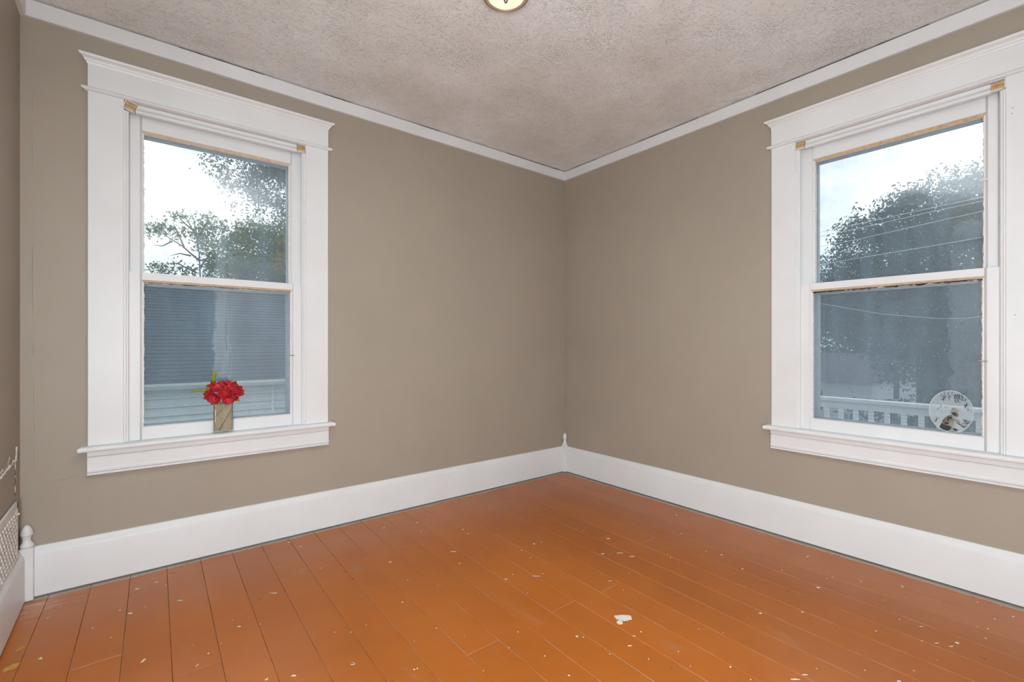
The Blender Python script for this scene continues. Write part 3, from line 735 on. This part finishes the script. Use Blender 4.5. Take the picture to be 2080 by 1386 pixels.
for i in range(30):
    z = 1 - 2 * (i + .5) / 30; ph = i * 2.39996
    d = Vector((math.sqrt(1 - z * z) * math.cos(ph), math.sqrt(1 - z * z) * math.sin(ph), z))
    if d.y > .55 or d.z < -.80: continue
    c = FC + Vector((d.x * .060, d.y * .034, d.z * .040))
    n = (Vector((d.x, d.y - .25, d.z)).normalized() + Vector((rf.uniform(-.3, .3), rf.uniform(-.3, .1), rf.uniform(-.3, .3)))).normalized()
    a0 = rf.uniform(0, 6.28); o1 = n.orthogonal().normalized(); o2 = n.cross(o1)
    for k in range(4):
        a = a0 + k * math.pi / 2 + rf.uniform(-.2, .2); up = (o1 * math.cos(a) + o2 * math.sin(a) + n * .30).normalized()
        nn = (n - up * n.dot(up)).normalized()
        vs, fs = petal_geo(c, nn, up, rf.uniform(.025, .034), rf.uniform(.028, .037), rf.uniform(.10, .40))
        vs = [(x, min(y, .014), zc) for x, y, zc in vs]
        m = MB(); m.add(vs, fs); o = m.build('petal', PETAL, fl_, smooth=True); s_ = o.modifiers.new('thick', 'SOLIDIFY'); s_.thickness = .0006
        cnt += 1
m = MB()
for k in range(7):
    a = k * .9; m.tube([(VX + .006 * math.cos(a), VY + .005 * math.sin(a), .70), (VX + .012 * math.cos(a), VY + .008 * math.sin(a), .765), tuple(FC + Vector((.03 * math.cos(a), .015 * math.sin(a), .01)))], .0018, 6)
m.build('stem', STEM, fl_)
def strap_leaf(pts, wmax, name='leaf'):
    pts = [Vector(p) for p in pts]; vs = []; fs = []; n = len(pts)
    for i, p in enumerate(pts):
        d = (pts[min(i + 1, n - 1)] - pts[max(i - 1, 0)]).normalized(); side = d.cross(Vector((0, -1, .15))).normalized()
        w_ = wmax * math.sin(math.pi * min(.98, (i + .35) / n)) * .5
        vs += [tuple(p - side * w_), tuple(p + Vector((0, -.0012, 0))), tuple(p + side * w_)]
    for i in range(n - 1):
        for j in range(2): fs.append((i * 3 + j, i * 3 + j + 1, (i + 1) * 3 + j + 1, (i + 1) * 3 + j))
    m = MB(); m.add(vs, fs); o = m.build(name, GLEAF, fl_, smooth=True); s_ = o.modifiers.new('thick', 'SOLIDIFY'); s_.thickness = .0005
yl = VY - .012
strap_leaf([(VX - .035, yl, .845), (VX - .040, yl, .868), (VX - .041, yl, .888), (VX - .036, yl, .906), (VX - .026, yl, .920)], .015)
strap_leaf([(VX - .055, yl - .004, .828), (VX - .085, yl - .006, .829), (VX - .112, yl - .006, .828), (VX - .135, yl - .006, .823)], .010)
strap_leaf([(VX - .040, yl - .01, .832), (VX - .060, yl - .012, .838), (VX - .075, yl - .012, .842)], .010)
strap_leaf([(VX + .055, yl - .01, .785), (VX + .064, yl - .012, .772), (VX + .068, yl - .012, .763)], .010)
m = MB()
for (du, dz) in ((-.072, .852), (-.066, .858), (-.078, .848)):
    m.tube([(VX - .045, yl, .830), (VX + du, yl - .003, dz)], .0007, 5); m.lathe([(.0005, -.0015), (.0018, 0), (.0005, .0015)], (VX + du, yl - .003, dz), 6)
m.build('stamen', PETAL, fl_)

# ------------------------------------------------------------------ suncatcher
SW = .0125                       # depth of its back face, just in front of the pane
sc_c = at_x(1931.5, 836.5, SW); ra = abs(at_x(1886, 836, SW).y - at_x(1978, 836, SW).y) / 2; rb = abs(at_x(1931, 792.5, SW).z - at_x(1931, 880, SW).z) / 2 - .001
sun = empty('oval_suncatcher', (SW, sc_c.y, sc_c.z - rb), 'frosted oval glass suncatcher with a crouching figure in the window corner', 'suncatcher')
def ell(a, c_, w, n=48): return [(w, sc_c.y + a * math.cos(2 * math.pi * i / n), sc_c.z + c_ * math.sin(2 * math.pi * i / n)) for i in range(n)]
n = 48
vs = ell(ra - .003, rb - .003, SW) + ell(ra - .003, rb - .003, SW - .003)
m = MB(); m.add(vs, [tuple(range(n)), tuple(range(2 * n - 1, n - 1, -1))] + [(i, (i + 1) % n, n + (i + 1) % n, n + i) for i in range(n)]); m.build('glass_disc', DISC, sun)
vs = []; fs = []
for i in range(n):
    a = 2 * math.pi * i / n
    for k in range(8):
        t = 2 * math.pi * k / 8; rr = .0025 * math.cos(t)
        vs.append((SW - .0018 + .0025 * math.sin(t), sc_c.y + (ra - .0025 + rr) * math.cos(a), sc_c.z + (rb - .0025 + rr) * math.sin(a)))
    for k in range(8): fs.append((i * 8 + k, i * 8 + (k + 1) % 8, ((i + 1) % n) * 8 + (k + 1) % 8, ((i + 1) % n) * 8 + k))
m = MB(); m.add(vs, fs); m.build('rim', RIMG, sun, smooth=True)
def zp(a, c_, w=SW - .0032): return at_x(1870 + a / 12.6, 780 + c_ / 12.6, w)
def decal(name, poly, mat, w0, th=.0006):
    P_ = [zp(a, c_, w0) for a, c_ in poly]; n = len(P_)
    vs = [tuple(p) for p in P_] + [(p.x - th, p.y, p.z) for p in P_]
    m = MB(); m.add(vs, [tuple(range(n)), tuple(range(2 * n - 1, n - 1, -1))] + [(i, (i + 1) % n, n + (i + 1) % n, n + i) for i in range(n)])
    return m.build(name, mat, sun)
w0 = SW - .0031
decal('figure_shirt', [(530, 1010), (560, 940), (620, 870), (700, 815), (770, 795), (830, 815), (850, 860), (830, 920), (845, 980), (815, 1040), (800, 1100), (740, 1110), (640, 1060)], PRINTG, w0)
decal('figure_shorts', [(525, 1010), (640, 1055), (760, 1085), (800, 1110), (740, 1190), (670, 1200), (590, 1180), (480, 1115)], PRINTK, w0 - .0003)
decal('figure_head', [(780, 745), (850, 728), (920, 735), (965, 775), (970, 820), (935, 850), (890, 840), (830, 800)], PRINTS, w0 - .0003)
decal('figure_hair', [(770, 750), (850, 730), (910, 745), (905, 800), (880, 825), (810, 785)], PRINTK, w0 - .0006)
decal('figure_cap', [(760, 735), (768, 670), (810, 620), (870, 605), (910, 640), (930, 668), (1010, 690), (960, 700), (900, 725), (830, 730)], PRINTL, w0 - .0006)
decal('figure_sleeve', [(800, 810), (860, 850), (960, 920), (1030, 985), (1000, 1020), (910, 970), (840, 935), (815, 880)], PRINTL, w0 - .0008)
decal('figure_arm', [(720, 1000), (760, 950), (815, 930), (840, 985), (820, 1060), (800, 1110), (750, 1080)], PRINTL, w0 - .0009)
decal('figure_shirt_shadow', [(700, 850), (790, 840), (815, 890), (740, 900), (700, 960), (670, 930)], PRINTK, w0 - .0007)
decal('figure_shirt_shadow', [(600, 990), (690, 970), (720, 1030), (640, 1040)], PRINTK, w0 - .0007)
decal('figure_forearm', [(930, 985), (1000, 1015), (1090, 1085), (1080, 1105), (1000, 1060), (930, 1020)], PRINTS, w0 - .0009)
decal('figure_tool', [(1060, 1085), (1110, 1100), (1160, 1070), (1165, 1095), (1110, 1125), (1050, 1105)], PRINTK, w0 - .0011)
decal('figure_tool', [(1150, 1030), (1210, 1000), (1215, 1020), (1165, 1045)], PRINTK, w0 - .0011)
decal('figure_knee', [(835, 1130), (900, 1150), (970, 1180), (930, 1195), (925, 1220), (840, 1185)], PRINTK, w0 - .0003)
decal('figure_leg', [(740, 1200), (790, 1140), (830, 1120), (825, 1200), (780, 1235)], PRINTL, w0 - .0003)
decal('figure_foot', [(720, 1225), (800, 1215), (920, 1220), (880, 1245), (770, 1250)], PRINTL, w0 - .0002)
re_ = random.Random(4)
m = MB()
def squig(a, c_, s):
    pts = [(a, c_)]; ang = re_.uniform(0, 6.28)
    for k in range(4):
        ang += re_.uniform(-.9, .9); pts.append((pts[-1][0] + s * math.cos(ang), pts[-1][1] + s * math.sin(ang)))
    m.tube([tuple(zp(x, y, SW - .0034)) for x, y in pts], .0009, 5)
for t in np.linspace(-2.25, -.15, 38):
    q = re_.uniform(.72, .86); squig(770 + 545 * q * math.cos(t), 715 + 545 * q * math.sin(t), 26)
for t in range(12): squig(re_.uniform(880, 1080), re_.uniform(300, 430), 30)
for t in range(10): squig(re_.uniform(1070, 1230), re_.uniform(900, 1030), 22)
for t in range(5): squig(re_.uniform(340, 420), re_.uniform(870, 960), 20)
for t in range(3): squig(480 + 60 * t, 600, 26)
m.build('etched_foliage', ETCH, sun, kind='stuff')

# ------------------------------------------------------------------ outside
GZ = -3.3
b = MB(); b.box(-45, 70, -45, 70, GZ - .2, GZ); o = b.build('lawn', LAWN); tag(o, 'grass ground far below the windows', 'lawn', kind='structure')

# --- neighbouring house beyond the left window
NY = 10.2; gp = at_y(434, 776, NY); EZ = gp.z
hs = empty('neighbour_house', (-2, NY + 3, GZ), 'low grey-roofed house next door seen through the flower window', 'house')
XA, XB = -7.0, 4.5; pitch = math.radians(36); L = 4.75; NC = 33; ex = L / NC
m = MB(); m.box(XA, XB, NY + .35, NY + 7.2, GZ, EZ - .12); m.build('wall', SIDING, hs)
zc = EZ - .16; i = 0
while zc > GZ + .3 and i < 16:
    m = MB(); m.extrude([(NY + .35, zc), (NY + .300, zc - .205), (NY + .335, zc - .205)], 'x', XA - .03, XB + .03); m.build('clapboard', SIDING, hs); zc -= .198; i += 1
m = MB(); m.box(XA - .3, XB + .3, NY + .02, NY + .36, EZ - .14, EZ - .11); m.build('soffit', GUTTER, hs)
pf = [(NY + .05, EZ - .12), (NY - .03, EZ - .12), (NY - .07, EZ - .07), (NY - .09, EZ - .05), (NY - .10, EZ - .005), (NY - .10, EZ + .004), (NY - .085, EZ + .004), (NY + .05, EZ - .01)]
m = MB(); m.extrude(pf, 'x', XA - .3, XB + .3); m.build('gutter', GUTTER, hs)
m = MB(); m.extrude([(NY - .02, EZ - .05), (NY + L * math.cos(pitch), EZ - .05 + L * math.sin(pitch)), (NY + 2 * L * math.cos(pitch), EZ - .05)], 'x', XA - .28, XB + .28); m.build('roof_deck', SHING, hs)
cs, sn = math.cos(pitch), math.sin(pitch)
for i in range(NC):
    s0 = i * ex; s1 = s0 + ex * 1.25
    def rp_(s, h): return (NY - .03 + s * cs - h * sn, EZ - .03 + s * sn + h * cs)
    m = MB(); q = XA - .3
    x = XA - .3 - random.uniform(0, .3); pr = [rp_(s0 + .012, .000), rp_(s0, .030), rp_(s1, .004), rp_(s1, -.006)]
    m.extrude(pr, 'x', XA - .3, XB + .3)
    while x < XB:       # tabs stand a little proud of the course
        w_ = random.uniform(.16, .30)
        if random.random() < .45 and x > XA - .25: m.extrude([rp_(s0 - .004, .022), rp_(s0 - .004, .036), rp_(s0 + ex * .95, .018), rp_(s0 + ex * .95, .008)], 'x', x, min(x + w_, XB + .3))
        x += w_ + random.uniform(.02, .25)
    m.build('shingle_course', SHING, hs)
m = MB(); pp = at_y(560, 800, NY - .02); m.tube([(pp.x, NY + .27, EZ - .12), (pp.x, NY + .30, EZ - .5), (pp.x, NY + .30, GZ)], .035, 8); m.build('downspout', GUTTER, hs)

# --- trees
def tree(name, base, trunk_h, blobs, nleaf, size, mat, label, limbs=(), trunk_r=.16, clump=.34, group='trees outside the windows'):
    t = empty(name, base, label, 'tree', group)
    bx, by, bz = base
    m = MB(); m.tube([(bx, by, bz), (bx + .05, by, bz + trunk_h * .5), (bx, by, bz + trunk_h)], [trunk_r, trunk_r * .8, trunk_r * .5], 9); m.build('trunk', BARK, t, smooth=True)
    for lb in limbs:
        pts = [Vector(p) for p in lb]; n = len(pts); m = MB(); m.tube(pts, [trunk_r * .32 * (1 - .85 * i / (n - 1)) for i in range(n)], 6); m.build('branch', BARK, t, smooth=True)
    tot = sum(b_[3] * b_[4] * b_[5] for b_ in blobs); P_ = []
    for (cx, cy, cz, rx, ry, rz) in blobs:
        k = max(40, int(nleaf * rx * ry * rz / tot)); nc = max(6, k // 26)
        d = rng.normal(size=(nc, 3)); d /= np.linalg.norm(d, axis=1)[:, None]; rad = rng.uniform(.35, 1.0, nc) ** .5
        cc = np.array([cx, cy, cz]) + d * rad[:, None] * np.array([rx, ry, rz])
        P_.append(cc[rng.integers(0, nc, k)] + rng.normal(size=(k, 3)) * clump * np.array([1, 1, .7]))
    Pn = np.concatenate(P_); N = len(Pn)
    a = rng.normal(size=(N, 3)); a /= np.linalg.norm(a, axis=1)[:, None]
    b_ = np.cross(a, rng.normal(size=(N, 3))); b_ /= np.linalg.norm(b_, axis=1)[:, None]
    s_ = size * rng.uniform(.6, 1.3, (N, 1)); nrm = np.cross(a, b_)
    V = np.stack([Pn - a * s_, Pn + b_ * s_ * .42 + nrm * s_ * .12, Pn + a * s_, Pn - b_ * s_ * .42 + nrm * s_ * .12], 1).reshape(-1, 3) - np.array([bx, by, bz])
    me = bpy.data.meshes.new('foliage'); me.vertices.add(4 * N); me.vertices.foreach_set('co', V.ravel())
    me.loops.add(4 * N); me.loops.foreach_set('vertex_index', np.arange(4 * N, dtype=np.int32)); me.polygons.add(N)
    me.polygons.foreach_set('loop_start', np.arange(0, 4 * N, 4, dtype=np.int32)); me.update(calc_edges=True)
    me.materials.append(mat); o = bpy.data.objects.new('foliage', me); COL.objects.link(o); o.parent = t; o['kind'] = 'stuff'
    return t

# left window: overhanging leafy crown at right, bushy olive trees behind the roof, one thin tree in front of them
def ay(px, py, y): return at_y(px, py, y)
c = ay(590, 345, 8.8)
A_ = [ay(px, py, 8.8 + k_ * .12) for k_, (px, py) in enumerate(((575, 375), (480, 360), (440, 335), (505, 415), (640, 330), (540, 330), (565, 430)))]
tree('ash_tree', (c.x + 1.6, 8.9, GZ), 7.4, [(q.x, q.y, q.z, *r3) for q, r3 in zip(A_, ((.8, .6, .6), (.42, .4, .34), (.30, .3, .18), (.36, .3, .24), (1.2, .9, 1.0), (.6, .5, .4), (.35, .3, .22)))], 17000, .042, LEAFC, 'tall tree whose leafy boughs overhang the upper right of the flower window', clump=.11)
c = ay(520, 515, 23)
tree('bushy_tree', (c.x + .8, 23.5, GZ), 7, [(c.x + .4, 23.5, c.z - .2, 1.9, 1.6, 1.9), (c.x + 2.1, 23.8, c.z + .1, 1.6, 1.6, 2.2), (c.x - .6, 23.2, c.z - 1.0, 1.6, 1.4, 1.1)], 22000, .085, LEAFB, 'bushy olive green tree behind the shingled roof next door', clump=.3)
c = ay(578, 510, 20)
tree('autumn_tree', (c.x + .5, 20, GZ), 6, [(c.x + .25, 20, c.z, .45, .5, 1.0)], 700, .10, LEAFY, 'slim tree with yellow leaves at the right edge of the flower window', clump=.2)
y = 20.0
def lb(*pts): return [tuple(ay(px, py, y + dy)) for px, py, dy in pts]
limbs = [lb((408, 600, 0), (405, 520, 0), (395, 450, .1), (385, 425, .1)), lb((405, 530, 0), (370, 500, -.2), (335, 478, -.3), (315, 465, -.3)), lb((400, 490, 0), (420, 450, .2), (425, 425, .2)),
         lb((405, 545, 0), (440, 500, .2), (455, 470, .3)), lb((400, 555, 0), (360, 535, -.2), (330, 535, -.3)), lb((375, 505, -.2), (360, 470, -.2), (350, 450, -.2)), lb((395, 470, .1), (370, 450, 0), (358, 428, 0)), lb((420, 520, .1), (445, 530, .1), (470, 515, .1)),
         lb((350, 490, -.2), (330, 500, -.2), (312, 498, -.2)), lb((388, 520, 0), (365, 515, 0), (345, 520, 0)), lb((398, 480, 0), (385, 455, 0), (375, 440, 0))]
c1, c2, c3, c4 = ay(335, 472, y), ay(440, 485, y), ay(345, 545, y), ay(395, 445, y)
b0 = ay(408, 600, y)
tree('thin_tree', (b0.x, y, GZ), b0.z - GZ, [(c1.x, y - .2, c1.z, .75, .5, .25), (c2.x, y, c2.z, .8, .6, .7), (c3.x, y - .2, c3.z, .8, .5, .25), (c4.x, y, c4.z, .7, .5, .2)], 2000, .075, LEAFB, 'thin tree with bare forking branches behind the roof in the flower window', limbs, .11, .2)

# right window: a huge spreading tree, a smaller one at left, more behind
def ax(px, py, x): return at_x(px, py, x)
bl = []
for (px, py, r_) in ((1760, 500, 1.1), (1752, 475, .7), (1800, 450, 1.0), (1855, 460, 1.3), (1890, 425, 1.1), (1950, 425, 1.35), (2030, 415, 1.5), (2110, 430, 1.7), (1740, 575, 1.2), (1820, 545, 1.6), (1920, 530, 1.8), (2040, 530, 2.0), (1730, 640, 1.5), (1820, 640, 1.8), (1930, 640, 1.9), (2040, 650, 2.0), (1890, 725, 1.4), (1970, 735, 1.4), (2060, 740, 1.6), (1830, 715, 1.0)):
    p = ax(px, py, 17 + random.uniform(-.8, .8)); bl.append((p.x, p.y, p.z, r_ * .92, r_ * .92, r_ * .85))
cb = ax(1930, 700, 17.3)
tree('broad_tree', (cb.x, cb.y, GZ), 7, bl, 95000, .068, LEAFC, 'huge broad leafy tree filling the suncatcher window', trunk_r=.35, clump=.21)
p = ax(1690, 545, 22); q = ax(1640, 570, 22)
tree('small_tree', (q.x, q.y + .5, GZ), 6, [(p.x, p.y, p.z - .3, 1.0, .9, .9), (q.x, q.y + .5, q.z - .6, 1.6, 1.5, 1.4), (p.x, p.y - .5, p.z - 2.0, 1.8, 1.6, 1.5)], 16000, .068, LEAFC, 'smaller tree at the corner-side edge of the suncatcher window', clump=.3)
p = ax(1870, 690, 42)
tree('distant_tree', (p.x, p.y, GZ), 5, [(p.x, p.y + 5, p.z, 3, 3.6, 3.0), (p.x, p.y - 1, p.z, 3, 4, 3.4), (p.x, p.y - 7, p.z, 3, 4, 3.6), (p.x, p.y + 1, p.z - 3, 3, 8, 1.5)], 12000, .26, LEAFA, 'dark row of foliage behind the huge tree', trunk_r=.3, clump=.5)

# far houses low in the right window
def far_house(px0, px1, pyb, pye, pyr, X_, label, wm, rm):
    a = ax(px0, pyb, X_); c = ax(px1, pyb, X_); e = ax((px0 + px1) / 2, pye, X_).z; rdg = ax((px0 + px1) / 2, pyr, X_).z
    y0, y1 = sorted((a.y, c.y))
    h = empty('far_house', (X_ + 2, (y0 + y1) / 2, GZ), label, 'house', 'houses down the street')
    m = MB(); m.box(X_, X_ + 4, y0, y1, GZ, e); m.build('wall', wm, h)
    m = MB(); m.extrude([(X_ - .3, e - .05), (X_ + 2, rdg), (X_ + 4.3, e - .05)], 'y', y0 - .3, y1 + .3); m.build('roof', rm, h)
    m = MB(); yc = y1 - .6; m.box(X_ - .02, X_ + .05, yc - .35, yc + .35, e - 1.6, e - .6); m.build('window_pane', FARR, h)
far_house(1630, 1770, 860, 772, 718, 25.5, 'dark-roofed pale house beyond the porch railing', FARW, FARR)
far_house(1784, 1826, 860, 752, 733, 30.5, 'small pale garage right of the dark-roofed house', FARW, PAVE)
hd = ax(1850, 812, 22)
hedge = tree('clipped_hedge', (21.9, hd.y, GZ), 1.2, [(21.9, hd.y + dy_, GZ + .9, .5, 1.2, 1.0) for dy_ in (-8, -6, -4, -2, 0, 1.2)], 5000, .12, LEAFA, 'low dark hedge seen between the balusters of the porch railing', trunk_r=.08, clump=.3, group=None)
hedge['category'] = 'hedge'

# porch roof with white railing
RXX = 2.75
zt = ax(1834, 822.5, RXX).z
pr = empty('porch_railing', (RXX, -.5, zt - .9), 'white wooden porch railing with square balusters below the suncatcher window', 'railing')
b = MB(); b.box(T + .02, RXX + .25, -6, 6, zt - 1.15, zt - .95); o = b.build('porch_roof', DECK); tag(o, 'flat grey porch roof under the white railing', 'porch roof', kind='structure')
ya, yb = -3.6, 5.0
m = MB(); m.cbox(RXX - .045, RXX + .045, ya, yb, zt - .015, zt + .022, .004); m.build('top_rail', RAILW, pr)
m = MB(); m.cbox(RXX - .02, RXX + .02, ya, yb, zt - .085, zt - .014, .003); m.build('sub_rail', RAILW, pr)
m = MB(); m.cbox(RXX - .02, RXX + .02, ya, yb, zt - .86, zt - .79, .003); m.build('bottom_rail', RAILW, pr)
y0 = ax(1679.5, 850, RXX).y; dy = (y0 - ax(1836, 850, RXX).y) / 5
yy = y0 + dy * 20; base = None
while yy > ya + .1:
    if yy < yb - .05:
        m = MB(); m.cbox(RXX - .019, RXX + .019, yy - .019, yy + .019, zt - .80, zt - .08, .002)
        if base is None: base = m.build('baluster', RAILW, pr, loc=(RXX, yy, zt - .44))
        else:
            o = base.copy(); COL.objects.link(o); o.parent = pr; o.location = Vector((RXX, yy, zt - .44)) - pr.location
    yy -= dy
for yy in (ya, yb):
    m = MB(); m.cbox(RXX - .05, RXX + .05, yy - .05, yy + .05, zt - .95, zt + .10, .006); m.build('newel_post', RAILW, pr)

# overhead wires
for i, (pts, lab) in enumerate((
        (((1600, 487), (1740, 456), (1880, 425), (2090, 380)), 'topmost overhead wire crossing the suncatcher window'),
        (((1600, 494), (1740, 465), (1880, 433), (2090, 388)), 'second overhead wire from the top in the suncatcher window'),
        (((1600, 513), (1740, 487), (1880, 455), (2090, 408)), 'third overhead wire from the top in the suncatcher window'),
        (((1600, 550), (1740, 525), (1880, 502), (2090, 466)), 'lowest rising overhead wire in the upper pane of the suncatcher window'),
        (((1600, 598), (1668, 617), (1790, 638), (1900, 647), (1960, 647), (2090, 632)), 'sagging wire crossing the lower pane of the suncatcher window'))):
    X_ = 9.0 + .15 * i; P_ = [ax(px, py, X_) for px, py in pts]
    m = MB(); m.tube([tuple(p) for p in P_], .005, 6); o = m.build('street_wire', WIRE); tag(o, lab, 'wire', 'overhead wires')
